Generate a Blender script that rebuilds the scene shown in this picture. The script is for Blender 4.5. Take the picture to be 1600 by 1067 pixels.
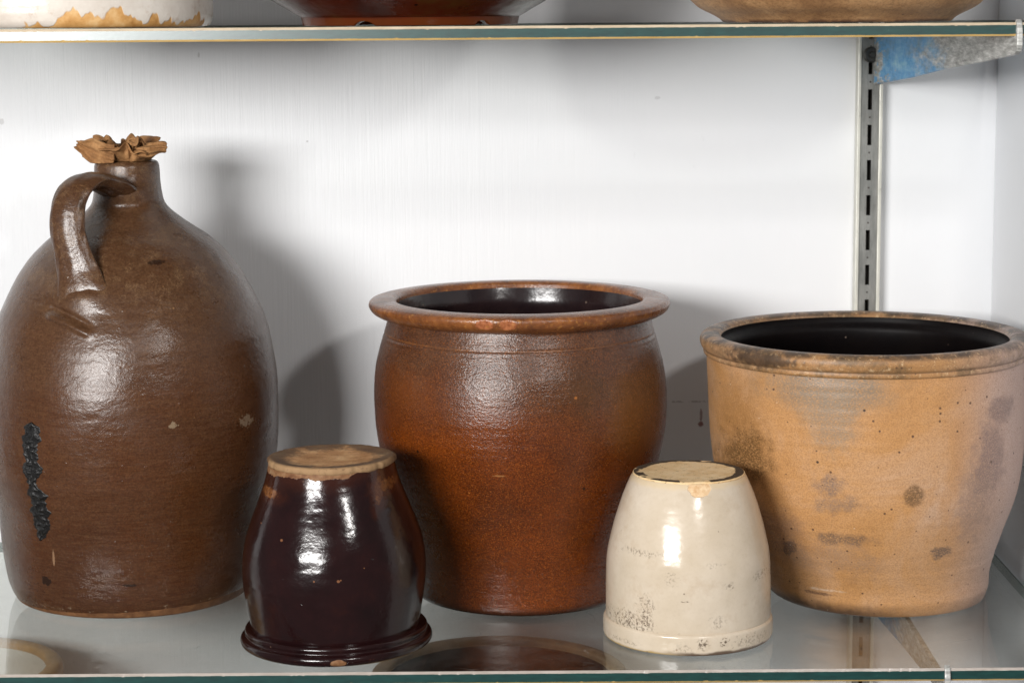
import bpy, bmesh, math, random
import numpy as np
from mathutils import Vector, Matrix

# ------------------------------------------------------------------ scene, camera, light
scene = bpy.context.scene
for o in list(bpy.data.objects):
    bpy.data.objects.remove(o)
COL = scene.collection
R = math.radians
random.seed(4)
rng = np.random.default_rng(7)

cam_d = bpy.data.cameras.new("camera")
cam = bpy.data.objects.new("camera", cam_d)
COL.objects.link(cam)
cam.location = (0.0, -1.6, 0.48765)
cam.rotation_euler = (Matrix.Rotation(R(90 - 8.46), 4, 'X') @ Matrix.Rotation(R(-0.4), 4, 'Z')).to_euler()
cam_d.sensor_width = 36.0
cam_d.lens = 36.0 * 3450 / 1600
cam_d.clip_start = 0.05
cam_d.clip_end = 50
cam_d.dof.use_dof = True
cam_d.dof.focus_distance = 1.74
cam_d.dof.aperture_fstop = 15
scene.camera = cam

world = bpy.data.worlds.new("World")
scene.world = world
world.use_nodes = True
world.node_tree.nodes["Background"].inputs[0].default_value = (0.99, 0.99, 1.0, 1)
world.node_tree.nodes["Background"].inputs[1].default_value = 0.155

def area(name, loc, target, sx, sy, power, color=(1, 1, 1)):
    l = bpy.data.lights.new(name, 'AREA')
    l.shape = 'RECTANGLE'; l.size = sx; l.size_y = sy
    l.energy = power; l.color = color
    o = bpy.data.objects.new(name, l); COL.objects.link(o)
    o.location = loc
    o.rotation_euler = (Vector(target) - Vector(loc)).to_track_quat('-Z', 'Y').to_euler()
    return o
area("softbox_key_light", (-1.03, -1.95, 0.675), (0, 0.25, 0.2), 0.88, 0.40, 66, (1.0, 0.985, 0.965))
area("small_flash_light", (0.488, -1.135, 0.889), (0, 0.25, 0.2), 0.09, 0.09, 5.6, (1.0, 0.97, 0.94))

scene.view_settings.view_transform = 'Standard'
scene.view_settings.look = 'None'
scene.view_settings.exposure = 0.0
scene.view_settings.gamma = 1.0
scene.cycles.max_bounces = 10
scene.cycles.transparent_max_bounces = 24
scene.cycles.glossy_bounces = 5
scene.cycles.diffuse_bounces = 4
scene.cycles.sample_clamp_indirect = 6

# ------------------------------------------------------------------ materials
def srgb(r, g, b):
    f = lambda v: ((v / 255 + 0.055) / 1.055) ** 2.4 if v > 10 else v / 255 / 12.92
    return (f(r), f(g), f(b), 1.0)

class Mat:
    def __init__(s, name):
        s.m = bpy.data.materials.new(name); s.m.use_nodes = True
        s.nt = s.m.node_tree; s.nt.nodes.clear()
        s.out = s.n('ShaderNodeOutputMaterial')
        s.co = s.n('ShaderNodeTexCoord').outputs['Object']
        x = s.n('ShaderNodeSeparateXYZ'); s.l(s.co, x.inputs[0])
        s.x, s.y, s.z = x.outputs
    def n(s, t): return s.nt.nodes.new(t)
    def l(s, a, b):
        if hasattr(a, 'is_output') or isinstance(a, bpy.types.NodeSocket): s.nt.links.new(a, b)
        else: b.default_value = a
    def math(s, op, a, b=0.0, c=0.0, clamp=False):
        n = s.n('ShaderNodeMath'); n.operation = op; n.use_clamp = clamp
        for i, v in enumerate((a, b, c)): s.l(v, n.inputs[i])
        return n.outputs[0]
    def scale(s, sx, sy, sz, off=(0, 0, 0)):
        n = s.n('ShaderNodeMapping'); s.l(s.co, n.inputs[0])
        n.inputs['Scale'].default_value = (sx, sy, sz); n.inputs['Location'].default_value = off
        return n.outputs[0]
    def noise(s, scale, detail=3, rough=0.55, vec=None, dist=0.0):
        n = s.n('ShaderNodeTexNoise'); s.l(vec if vec is not None else s.co, n.inputs['Vector'])
        n.inputs['Scale'].default_value = scale; n.inputs['Detail'].default_value = detail
        n.inputs['Roughness'].default_value = rough; n.inputs['Distortion'].default_value = dist
        return n.outputs['Fac']
    def ramp(s, fac, stops, interp='LINEAR'):
        n = s.n('ShaderNodeValToRGB'); s.l(fac, n.inputs[0]); e = n.color_ramp.elements
        n.color_ramp.interpolation = interp
        while len(e) < len(stops): e.new(0.5)
        for el, (p, c) in zip(e, stops):
            el.position = p
            el.color = c if isinstance(c, tuple) else (c, c, c, 1)
        return n.outputs[0]
    def rng(s, v, a, b, c=0.0, d=1.0, smooth=True):
        n = s.n('ShaderNodeMapRange'); n.interpolation_type = 'SMOOTHSTEP' if smooth else 'LINEAR'
        s.l(v, n.inputs[0])
        for i, k in enumerate((a, b, c, d)): s.l(k, n.inputs[1 + i])
        return n.outputs[0]
    def mix(s, fac, a, b, blend='MIX'):
        n = s.n('ShaderNodeMix'); n.data_type = 'RGBA'; n.blend_type = blend
        s.l(fac, n.inputs[0]); s.l(a, n.inputs[6]); s.l(b, n.inputs[7])
        return n.outputs[2]
    def front(s):
        return s.math('LESS_THAN', s.y, 0.0)
    def spot(s, cx, cz, rx, rz, soft=0.3, amt=0.5, nscale=90, k=0, grain=None):
        dx = s.math('DIVIDE', s.math('SUBTRACT', s.x, cx), rx)
        dz = s.math('DIVIDE', s.math('SUBTRACT', s.z, cz), rz)
        d = s.math('SQRT', s.math('ADD', s.math('MULTIPLY', dx, dx), s.math('MULTIPLY', dz, dz)))
        nz = s.noise(nscale, 4, 0.6, s.scale(1, 1, 1, (k * 1.7, k * 0.9, 0)))
        d = s.math('ADD', d, s.math('MULTIPLY', s.math('SUBTRACT', nz, 0.5), amt * 2))
        m = s.math('MULTIPLY', s.rng(d, 1 + soft, 1 - soft), s.front())
        if grain:
            m = s.math('MULTIPLY', m, s.rng(s.noise(grain[0], 5, 0.75), grain[1], grain[2]))
        return m
    def vor(s, scale, vec=None, feature='F1'):
        n = s.n('ShaderNodeTexVoronoi'); n.feature = feature
        s.l(vec if vec is not None else s.co, n.inputs['Vector']); n.inputs['Scale'].default_value = scale
        return n
    def speck(s, scale, size, share, k=0.0):
        """small dots: share of the cells carry one"""
        v = s.vor(scale, s.scale(1, 1, 1, (k, k, k)))
        sep = s.n('ShaderNodeSeparateColor'); s.l(v.outputs['Color'], sep.inputs[0])
        on = s.math('LESS_THAN', sep.outputs[0], share)
        sz = s.math('MULTIPLY', sep.outputs[1], size)
        return s.math('MULTIPLY', s.rng(v.outputs['Distance'], sz, s.math('MULTIPLY', sz, 0.6)), on)
    def bump(s, h, strength=0.3, dist=0.001, normal=None):
        n = s.n('ShaderNodeBump'); n.inputs['Strength'].default_value = strength
        n.inputs['Distance'].default_value = dist; s.l(h, n.inputs['Height'])
        if normal is not None: s.l(normal, n.inputs['Normal'])
        return n.outputs[0]
    def bsdf(s, color, rough, normal=None, metallic=0.0, spec=0.5, coat=0.0, coat_rough=0.1):
        b = s.n('ShaderNodeBsdfPrincipled')
        s.l(color, b.inputs['Base Color']); s.l(rough, b.inputs['Roughness'])
        s.l(metallic, b.inputs['Metallic']); s.l(spec, b.inputs['Specular IOR Level'])
        s.l(coat, b.inputs['Coat Weight']); s.l(coat_rough, b.inputs['Coat Roughness'])
        if normal is not None: s.l(normal, b.inputs['Normal'])
        s.nt.links.new(b.outputs[0], s.out.inputs[0])
        return b

def mat_jug(handle=False):
    M = Mat("brown_salt_glaze_handle" if handle else "brown_salt_glaze")
    band = M.noise(26, 4, 0.6, M.scale(0.35, 0.35, 2.6))
    blot = M.noise(11, 4, 0.55)
    fine = M.noise(700, 3, 0.7)
    c = M.ramp(band, [(0.32, srgb(104, 67, 46)), (0.5, srgb(114, 75, 52)), (0.68, srgb(126, 86, 62))])
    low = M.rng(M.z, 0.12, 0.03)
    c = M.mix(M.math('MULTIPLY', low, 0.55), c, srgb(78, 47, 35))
    c = M.mix(M.rng(blot, 0.45, 0.65, 0, 0.55), c, srgb(116, 70, 38))
    if handle:
        c = M.mix(M.rng(M.z, 0.272, 0.30, 0.0, 0.8), c, srgb(98, 54, 36))
        drip = M.spot(-0.0215, 0.336, 0.0026, 0.008, 0.2, 0.9, 300)
        c = M.mix(drip, c, srgb(22, 19, 18))
        s1 = M.spot(-0.026, 0.2925, 0.006, 0.0012, 0.3, 1.2, 300, 3)
        c = M.mix(M.math('MULTIPLY', s1, 0.6), c, srgb(30, 20, 16))
    # pale rubbed salting on the shoulder
    salt = M.math('MULTIPLY', M.rng(M.z, 0.235, 0.275), M.rng(M.noise(60, 6, 0.75), 0.47, 0.62))
    salt = M.math('MULTIPLY', salt, M.rng(M.noise(1500, 2, 0.6), 0.45, 0.62))
    c = M.mix(M.math('MULTIPLY', M.rng(M.math('ADD', M.z, M.math('MULTIPLY', M.math('SUBTRACT', M.noise(18, 4), 0.5), 0.12)), 0.13, 0.27), 0.55), c, srgb(128, 104, 88))
    c = M.mix(M.math('MULTIPLY', salt, 0.75), c, srgb(206, 176, 146))
    brush = M.noise(1, 5, 0.75, M.scale(60, 60, 900))
    c = M.mix(M.rng(brush, 0.40, 0.62, 0, 0.30), c, srgb(150, 118, 92))
    c = M.mix(M.rng(M.noise(260, 6, 0.8, M.scale(1, 1, 1.5)), 0.44, 0.62, 0, 0.35), c, srgb(74, 44, 28))
    c = M.mix(M.rng(fine, 0.38, 0.62, 0.0, 0.40), c, srgb(60, 36, 26))
    # little light flecks and dark pits
    c = M.mix(M.math('MULTIPLY', M.speck(120, 0.13, 0.16), 0.75), c, srgb(196, 160, 120))
    c = M.mix(M.math('MULTIPLY', M.speck(75, 0.10, 0.14, 3.1), 0.8), c, srgb(38, 24, 20))
    if not handle:
        for i, (x, z, rx, rz, col, a) in enumerate([
                (0.0506, 0.1636, .0030, .0026, srgb(190, 176, 162), 2.0), (0.035, 0.290, .006, .0018, srgb(50, 34, 28), .8),
                (-0.052, 0.052, .0010, .007, srgb(190, 160, 140), .5), (0.0109, 0.0307, .0055, .0012, srgb(34, 24, 22), 1.0),
                (0.104, 0.158, .004, .004, srgb(180, 165, 155), 2.2), (-0.060, 0.031, .004, .004, srgb(40, 26, 22), .8)]):
            m = M.spot(x, z, rx, rz, 0.2, a, 330, i + 2)
            c = M.mix(M.math('MULTIPLY', m, 0.8), c, col)
        scuff = M.math('MULTIPLY', M.rng(M.math('ABSOLUTE', M.math('SUBTRACT', M.z, 0.0085)), .0045, .001),
                       M.rng(M.noise(150, 5, 0.75, M.scale(1, 1, 2, (5, 0, 0))), 0.60, 0.66))
        c = M.mix(M.math('MULTIPLY', scuff, 0.8), c, srgb(205, 195, 185))
        edge = M.math('ADD', 0.0062, M.math('MULTIPLY', M.x, 0.030))
        edge = M.math('ADD', edge, M.math('MULTIPLY', M.math('SUBTRACT', M.noise(60, 4), 0.5), 0.003))
        bare = M.math('LESS_THAN', M.z, edge)
        c = M.mix(bare, c, M.ramp(M.noise(130, 4), [(0.3, srgb(120, 82, 55)), (0.7, srgb(172, 128, 92))]))
        rgh = M.math('ADD', M.rng(M.noise(30, 4), 0.3, 0.7, 0.22, 0.34), M.math('MULTIPLY', bare, 0.35))
    else:
        rgh = M.rng(M.noise(40, 4), 0.3, 0.7, 0.23, 0.33)
    h = M.math('ADD', M.math('MULTIPLY', M.noise(420, 3, 0.6), 0.35), M.math('MULTIPLY', M.noise(85, 3, 0.5, M.scale(1, 1, 1.6)), 1.0))
    h = M.math('ADD', h, M.math('MULTIPLY', M.speck(110, 0.2, 0.35, 8.0), 0.30))
    c = M.mix(1.0, c, (.48, .41, .31, 1), 'MULTIPLY')
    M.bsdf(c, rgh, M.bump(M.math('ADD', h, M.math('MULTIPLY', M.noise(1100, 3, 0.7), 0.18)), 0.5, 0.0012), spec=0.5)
    return M.m

def mat_crock(kind='body'):
    M = Mat("chestnut_glaze_" + kind)
    v = M.noise(9, 4, 0.6, M.scale(1, 1, 1.4))
    fine = M.noise(800, 3, 0.8)
    mid = M.noise(60, 5, 0.7)
    lo = M.ramp(v, [(0.3, srgb(100, 52, 26)), (0.5, srgb(128, 66, 28)), (0.7, srgb(150, 80, 34))])
    hi = M.ramp(mid, [(0.3, srgb(92, 70, 74)), (0.7, srgb(128, 100, 98))])
    k = M.math('ADD', M.z, M.math('MULTIPLY', M.math('SUBTRACT', M.noise(16, 4), 0.5), 0.08))
    k = M.math('ADD', k, M.math('MULTIPLY', M.x, 0.15))
    c = M.mix(M.rng(k, 0.135, 0.205, 0, 0.85), lo, hi)
    c = M.mix(M.rng(fine, 0.42, 0.58, 0, 0.62), c, srgb(52, 28, 20))
    c = M.mix(M.math('MULTIPLY', M.rng(M.noise(1000, 2, 0.6), 0.56, 0.66), 0.5), c, srgb(196, 122, 66))
    c = M.mix(M.math('MULTIPLY', M.spot(-0.092, 0.186, .016, .014, .9, .9, 60), 0.3), c, srgb(158, 92, 42))
    c = M.mix(M.math('MULTIPLY', M.spot(0.088, 0.162, .015, .028, .9, .8, 50, 2), 0.4), c, srgb(140, 98, 50))
    c = M.mix(M.math('MULTIPLY', M.spot(0.046, 0.188, .020, .018, .8, 1.0, 70, 4), 0.45), c, srgb(92, 70, 58))
    if kind == 'rim':
        c = M.mix(0.75, c, M.ramp(M.noise(45, 5, 0.7), [(0.3, srgb(84, 50, 28)), (0.5, srgb(134, 84, 44)), (0.72, srgb(176, 118, 66))]))
        for i, x in enumerate((-0.028, -0.0099)):
            m = M.spot(x, 0.2455, 0.0068, 0.0042, 0.1, 0.35, 300, i)
            c = M.mix(m, c, M.ramp(M.noise(400, 4), [(0.3, srgb(140, 84, 56)), (0.7, srgb(190, 126, 92))]))
        c = M.mix(M.math('MULTIPLY', M.rng(M.noise(300, 4, 0.7), 0.56, 0.66), 0.55), c, srgb(196, 146, 84))
    else:
        ln = M.math('ADD', M.math('ABSOLUTE', M.math('SUBTRACT', M.z, M.math('ADD', 0.2225, M.math('MULTIPLY', M.math('MULTIPLY', M.x, M.x), 0.15)))), M.math('MULTIPLY', M.rng(M.noise(40, 2), 0.4, 0.6), 0.0004))
        c = M.mix(M.rng(ln, 0.0009, 0.0003, 0, 0.5), c, srgb(168, 120, 92))
        c = M.mix(M.math('MULTIPLY', M.spot(-0.0174, 0.1235, .0055, .0007, .4, 1.1, 260, 6), 0.55), c, srgb(205, 160, 130))
        c = M.mix(M.rng(M.z, 0.010, 0.0), c, srgb(52, 28, 18))
        c = M.mix(M.math('MULTIPLY', M.speck(60, 0.14, 0.12), 0.8), c, srgb(30, 20, 18))
        c = M.mix(M.math('MULTIPLY', M.speck(70, 0.11, 0.10, 5.2), 0.7), c, srgb(206, 140, 90))
    h = M.math('ADD', M.math('MULTIPLY', M.noise(900, 2, 0.6), 0.5), M.math('MULTIPLY', M.noise(240, 3, 0.6, M.scale(1, 1, 2.2)), 0.8))
    rgh = M.rng(M.noise(40, 4), 0.3, 0.7, 0.22, 0.32)
    c = M.mix(1.0, c, (.85, .74, .58, 1) if kind == 'rim' else (.62, .505, .27, 1), 'MULTIPLY')
    M.bsdf(c, rgh, M.bump(h, 0.65, 0.0007), spec=0.5)
    return M.m

def mat_lining(name, col, col2, rough=0.12):
    M = Mat(name)
    c = M.ramp(M.noise(40, 4), [(0.3, col), (0.7, col2)])
    c = M.mix(M.math('MULTIPLY', M.speck(120, 0.14, 0.2), 0.6), c, srgb(120, 104, 92))
    M.bsdf(c, rough, M.bump(M.noise(70, 3), 0.3, 0.0012), spec=0.12 if rough > 0.45 else 0.5)
    return M.m

def mat_dark_jar(kind='body'):
    M = Mat("aubergine_glaze_" + kind)
    c = M.ramp(M.noise(34, 5, 0.65), [(0.3, srgb(42, 20, 20)), (0.6, srgb(56, 27, 26)), (0.8, srgb(74, 36, 26))])
    clay = M.ramp(M.noise(160, 4, 0.7), [(0.3, srgb(150, 92, 48)), (0.5, srgb(196, 138, 84)), (0.7, srgb(226, 178, 126))])
    if kind == 'body':
        e = M.math('ADD', 0.1395, M.math('MULTIPLY', M.math('SUBTRACT', M.noise(70, 5, 0.7), 0.5), 0.010))
        e = M.math('ADD', e, M.math('MULTIPLY', M.rng(M.x, 0.012, 0.03), 0.006))
        bare = M.rng(M.math('SUBTRACT', M.z, e), -0.0001, 0.0004)
        c = M.mix(M.rng(M.math('SUBTRACT', M.z, e), -0.014, 0.0, 0, 0.35), c, srgb(116, 58, 30))
        for i, (x, z, rx, rz, a) in enumerate([(-.0455, .1262, .0062, .0036, .6), (0.0385, .1285, .0028, .009, .8), (0.045, .131, .006, .004, 1.1)]):
            m = M.spot(x, z, rx, rz, 0.25, a, 230, i)
            halo = M.spot(x, z, rx * 2.1, rz * 2.0, 0.5, a, 120, i + 5)
            c = M.mix(M.math('MULTIPLY', halo, 0.55), c, srgb(104, 50, 24))
            c = M.mix(M.math('MULTIPLY', m, 0.9 if i < 1 else 0.5), c, M.ramp(M.noise(500, 4, .7), [(0.35, srgb(120, 62, 30)), (0.65, srgb(214, 140, 72))]))
        for i, (x, z, r) in enumerate([(-.0345, .0952, .0016), (.0088, .0665, .0018), (.0105, .0672, .001), (-.0095, .0668, .0011), (-.052, .104, .0008), (.028, .075, .0007)]):
            c = M.mix(M.math('MULTIPLY', M.spot(x, z, r * .62, r * .55, 0.3, .8, 600, i), .8), c, srgb(206, 140, 92))
    else:
        bare = M.spot(0.0074, 0.0042, 0.0058, 0.0028, 0.1, 0.4, 300)
        c = M.mix(M.math('MULTIPLY', M.rng(M.noise(90, 5, 0.75), 0.63, 0.70), 0.6), c, srgb(140, 74, 44))
    c = M.mix(M.math('MULTIPLY', M.speck(150, 0.14, 0.16), 0.7), c, srgb(20, 12, 12))
    c = M.mix(M.math('MULTIPLY', M.speck(110, 0.09, 0.12, 4.0), 0.7), c, srgb(190, 150, 120))
    c = M.mix(bare, c, clay)
    rgh = M.math('ADD', M.rng(M.noise(50, 4), 0.3, 0.7, 0.12, 0.20), M.math('MULTIPLY', bare, 0.55))
    h = M.math('ADD', M.math('MULTIPLY', M.noise(75, 3, 0.5, M.scale(1, 1, 1.5)), 1.0), M.math('MULTIPLY', M.noise(260, 3, 0.6), 0.28))
    h = M.math('SUBTRACT', h, M.math('MULTIPLY', M.speck(150, 0.16, 0.2), 0.8))
    h = M.math('SUBTRACT', h, M.math('MULTIPLY', bare, 0.5))
    c = M.mix(1.0, c, (.36, .36, .40, 1), 'MULTIPLY')
    M.bsdf(c, rgh, M.bump(h, 0.30, 0.0012), spec=0.45)
    return M.m

def mat_clay_base(name, pale, dark, cream=False):
    M = Mat(name)
    rr = M.math('SQRT', M.math('ADD', M.math('MULTIPLY', M.x, M.x), M.math('MULTIPLY', M.y, M.y)))
    c = M.ramp(M.noise(60, 5, 0.65), [(0.3, pale[0]), (0.5, pale[1]), (0.7, pale[2])])
    n = M.noise(48, 5, 0.7)
    if cream:
        d = M.math('SUBTRACT', 0.0392, M.math('MULTIPLY', M.math('SUBTRACT', n, 0.5), 0.010))
        ring = M.math('MULTIPLY', M.rng(rr, M.math('SUBTRACT', d, 0.0020), M.math('SUBTRACT', d, 0.0012)), 1.0)
        ring = M.math('MULTIPLY', M.rng(rr, M.math('SUBTRACT', d, 0.0030), M.math('SUBTRACT', d, 0.0018)), M.rng(M.noise(36, 3, 0.6, M.scale(1, 1, 1, (4, 2, 0))), 0.40, 0.43))
        ring = M.math('MULTIPLY', ring, M.math('LESS_THAN', rr, 0.0432))
        # keep the worn front clear beside the chip
        clear = M.math('MULTIPLY', M.math('LESS_THAN', M.math('ABSOLUTE', M.x), 0.010), M.math('LESS_THAN', M.y, 0.0))
        ring = M.math('MULTIPLY', ring, M.math('SUBTRACT', 1.0, clear))
        c = M.mix(M.math('MULTIPLY', ring, 0.95), c, dark)
    else:
        ring = M.rng(M.math('ADD', rr, M.math('MULTIPLY', M.math('SUBTRACT', n, 0.5), 0.050)), 0.026, 0.040)
        c = M.mix(M.math('MULTIPLY', ring, 0.85), c, dark)
        # worn pale edge at the front
        wf = M.math('MULTIPLY', M.rng(rr, 0.0455, 0.0475), M.rng(M.y, 0.0, -0.02))
        c = M.mix(M.math('MULTIPLY', wf, 0.35), c, pale[2])
    c = M.mix(M.math('MULTIPLY', M.rng(M.noise(350, 4, 0.7), 0.56, 0.68), 0.5), c, dark)
    h = M.math('ADD', M.noise(120, 5, 0.7), M.math('MULTIPLY', M.noise(500, 3), 0.4))
    M.bsdf(c, 0.75, M.bump(h, 0.5, 0.001), spec=0.3)
    return M.m

def mat_cream(kind='body'):
    M = Mat("cream_glaze_" + kind)
    c = M.ramp(M.noise(16, 4, 0.6), [(0.3, srgb(206, 188, 162)), (0.6, srgb(222, 206, 184)), (0.8, srgb(228, 214, 194))])
    c = M.mix(M.math('MULTIPLY', M.rng(M.noise(30, 5, 0.7), 0.52, 0.68), 0.3), c, srgb(190, 164, 132))
    c = M.mix(M.rng(M.noise(260, 5, 0.7), 0.45, 0.7, 0, 0.10), c, srgb(160, 140, 112))
    dirt = srgb(74, 56, 44)
    if kind == 'body':
        spots = [(-.048, .0215, .013, .0085, 1.5, .8), (-.035, .0265, .0045, .0065, 1.4, .75), (-.020, .012, .010, .004, 1.7, .5),
                 (-.0368, .036, .005, .008, 1.7, .5), (.018, .026, .006, .004, 1.6, .4), (.0275, .0535, .0035, .003, 1.0, .6),
                 (.053, .057, .006, .004, 1.2, .5), (-.040, .077, .012, .0025, 1.5, .5), (-.0077, .0428, .0035, .0006, .5, .9),
                 (-.018, .060, .004, .005, 1.8, .35), (.016, .070, .006, .002, 1.6, .4)]
        e = M.rng(M.math('ADD', M.z, M.math('MULTIPLY', M.math('SUBTRACT', M.noise(80, 4), 0.5), .004)), .1235, .1275)
        c = M.mix(M.math('MULTIPLY', e, 0.6), c, srgb(226, 200, 158))
        chip = M.spot(.0047, .1262, .0088, .0060, 0.08, 0.3, 260, 1)
        c = M.mix(chip, c, M.ramp(M.noise(260, 4, .7), [(0.3, srgb(212, 166, 116)), (0.7, srgb(244, 214, 172))]))
    else:
        spots = [(.006, .0100, .0045, .004, 1.0, .85), (.0235, .0105, .0035, .0033, .9, .9), (-.052, .006, .010, .0018, 1.4, .5),
                 (-.008, .006, .006, .004, 1.8, .4), (.043, .0085, .012, .004, 2.0, .5)]
        chip = 0.0
        e = M.math('MULTIPLY', M.rng(M.math('ADD', M.z, M.math('MULTIPLY', M.math('SUBTRACT', M.noise(60, 4), 0.5), .006)), .0042, .0018),
                   M.rng(M.x, -0.03, 0.0))
        c = M.mix(M.math('MULTIPLY', e, 0.9), c, srgb(84, 62, 48))
        e2 = M.math('MULTIPLY', M.rng(M.math('ADD', M.z, M.math('MULTIPLY', M.math('SUBTRACT', M.noise(60, 4), 0.5), .004)), .0030, .001),
                   M.rng(M.x, 0.0, -0.04))
        c = M.mix(M.math('MULTIPLY', e2, 0.8), c, srgb(180, 146, 70))
    for i, (x, z, rx, rz, a, s) in enumerate(spots):
        m = M.spot(x, z, rx, rz, 0.4, a, 300, i + 1, (480, .47, .60))
        c = M.mix(M.math('MULTIPLY', m, s), c, dirt)
    c = M.mix(M.math('MULTIPLY', M.speck(110, 0.14, 0.16), 0.8), c, srgb(72, 50, 38))
    c = M.mix(M.math('MULTIPLY', M.speck(60, 0.10, 0.16, 7.0), 0.7), c, srgb(120, 84, 60))
    h = M.math('ADD', M.math('MULTIPLY', M.noise(60, 2, 0.5, M.scale(1, 1, 1.3)), 1.0), M.math('MULTIPLY', M.noise(300, 3, 0.6), 0.12))
    h = M.math('SUBTRACT', h, M.math('MULTIPLY', chip, 1.5))
    rgh = M.math('ADD', M.rng(M.noise(40, 4), 0.3, 0.7, 0.15, 0.24), M.math('MULTIPLY', chip, 0.6))
    c = M.mix(1.0, c, (.87, .88, .90, 1), 'MULTIPLY')
    M.bsdf(c, rgh, M.bump(h, 0.35, 0.0012), spec=0.5)
    return M.m

def mat_pot(kind='body'):
    M = Mat("tan_stoneware_" + kind)
    c = M.ramp(M.noise(12, 6, 0.68, None, 0.6), [(0.34, srgb(158, 108, 62)), (0.48, srgb(186, 136, 88)), (0.64, srgb(196, 158, 124))])
    c = M.mix(M.rng(M.noise(5, 3, 0.5, M.scale(1, 1, 1, (2, 1, 3))), 0.45, 0.6, 0, 0.6), c, srgb(196, 138, 76))
    right = M.rng(M.x, 0.035, 0.11)
    c = M.mix(M.math('MULTIPLY', right, 0.85), c, srgb(184, 156, 138))
    fine = M.noise(800, 4, 0.8)
    c = M.mix(M.rng(fine, 0.42, 0.62, 0, 0.42), c, srgb(120, 80, 48))
    if kind == 'body':
        for i, (x, z, rx, rz, soft, a, col, s) in enumerate([
                (-.050, .197, .046, .020, .4, .4, srgb(128, 108, 84), .95), (-.046, .172, .018, .024, .4, .5, srgb(138, 114, 86), .8),
                (.0184, .1095, .0085, .0092, .05, .22, srgb(98, 70, 42), .85), (.084, .132, .014, .030, .25, .6, srgb(122, 98, 86), .8),
                (.072, .098, .015, .030, .4, .7, srgb(128, 102, 84), .65), (.094, .172, .013, .010, .2, .5, srgb(120, 96, 84), .8),
                (-.106, .133, .016, .022, .4, .6, srgb(96, 66, 34), .95), (-.112, .170, .012, .020, .6, .8, srgb(150, 104, 56), .7), (-.0450, .117, .011, .008, .4, 1.0, srgb(112, 92, 78), .7),
                (-.040, .101, .016, .006, .4, 1.0, srgb(114, 94, 78), .6), (-.033, .072, .021, .0045, .3, 1.1, srgb(96, 76, 60), .75),
                (.0455, .0585, .0075, .0045, .2, 1.0, srgb(74, 64, 58), .8), (-.0736, .058, .005, .005, .2, 1.0, srgb(60, 48, 40), .8),
                (-.085, .066, .020, .018, .7, .9, srgb(120, 94, 82), .5), (-.040, .052, .030, .012, .6, 1.0, srgb(136, 112, 92), .45),
                (-.0475, .0185, .012, .0014, .3, .9, srgb(86, 60, 44), .8), (-.045, .0225, .011, .0010, .3, .9, srgb(220, 190, 156), .6)]):
            m = M.spot(x, z, rx, rz, min(0.9, soft + .2), a * 1.7, 90 if rx < .02 else 55, i + 1, (700, .30, .58))
            c = M.mix(M.math('MULTIPLY', m, s), c, col)
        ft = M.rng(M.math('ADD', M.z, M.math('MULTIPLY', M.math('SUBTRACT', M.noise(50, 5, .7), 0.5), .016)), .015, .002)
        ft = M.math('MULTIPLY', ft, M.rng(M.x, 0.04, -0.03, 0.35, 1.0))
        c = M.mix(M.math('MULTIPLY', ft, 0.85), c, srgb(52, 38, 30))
    else:
        c = M.mix(M.rng(M.noise(28, 5, 0.75), 0.45, 0.62, 0.25, 0.85), c, srgb(108, 82, 52))
        c = M.mix(M.math('MULTIPLY', M.rng(M.z, 0.2165, 0.2205), M.rng(M.noise(40, 5, 0.75), 0.38, 0.58, 0.15, 0.9)), c, srgb(66, 52, 40))
        c = M.mix(M.math('MULTIPLY', M.rng(M.noise(230, 5, 0.8), 0.56, 0.64), 0.7), c, srgb(206, 168, 120))
        c = M.mix(M.math('MULTIPLY', M.spot(-.098, .214, .024, .006, .4, 1.1, 200), .8), c, srgb(58, 44, 34))
        c = M.mix(M.rng(M.math('ABSOLUTE', M.math('SUBTRACT', M.z, 0.2082)), .0009, .0002, 0, .6), c, srgb(80, 58, 38))
    c = M.mix(M.math('MULTIPLY', M.speck(190, 0.26, 0.30), 0.85), c, srgb(80, 54, 36))
    c = M.mix(M.math('MULTIPLY', M.speck(85, 0.13, 0.30, 5.0), 0.9), c, srgb(44, 32, 26))
    c = M.mix(M.math('MULTIPLY', M.speck(150, 0.12, 0.10, 9.0), 0.5), c, srgb(226, 196, 158))
    h = M.math('ADD', M.math('MULTIPLY', M.noise(750, 3, 0.7), 0.6), M.math('MULTIPLY', M.noise(190, 3, 0.6), 0.7))
    h = M.math('SUBTRACT', h, M.math('MULTIPLY', M.speck(190, 0.17, 0.13), 0.5))
    c = M.mix(1.0, c, (0.99, 1.08, 1.28, 1), 'MULTIPLY')
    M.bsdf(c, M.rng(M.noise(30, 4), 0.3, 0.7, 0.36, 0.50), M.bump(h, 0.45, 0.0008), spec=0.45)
    return M.m

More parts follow.
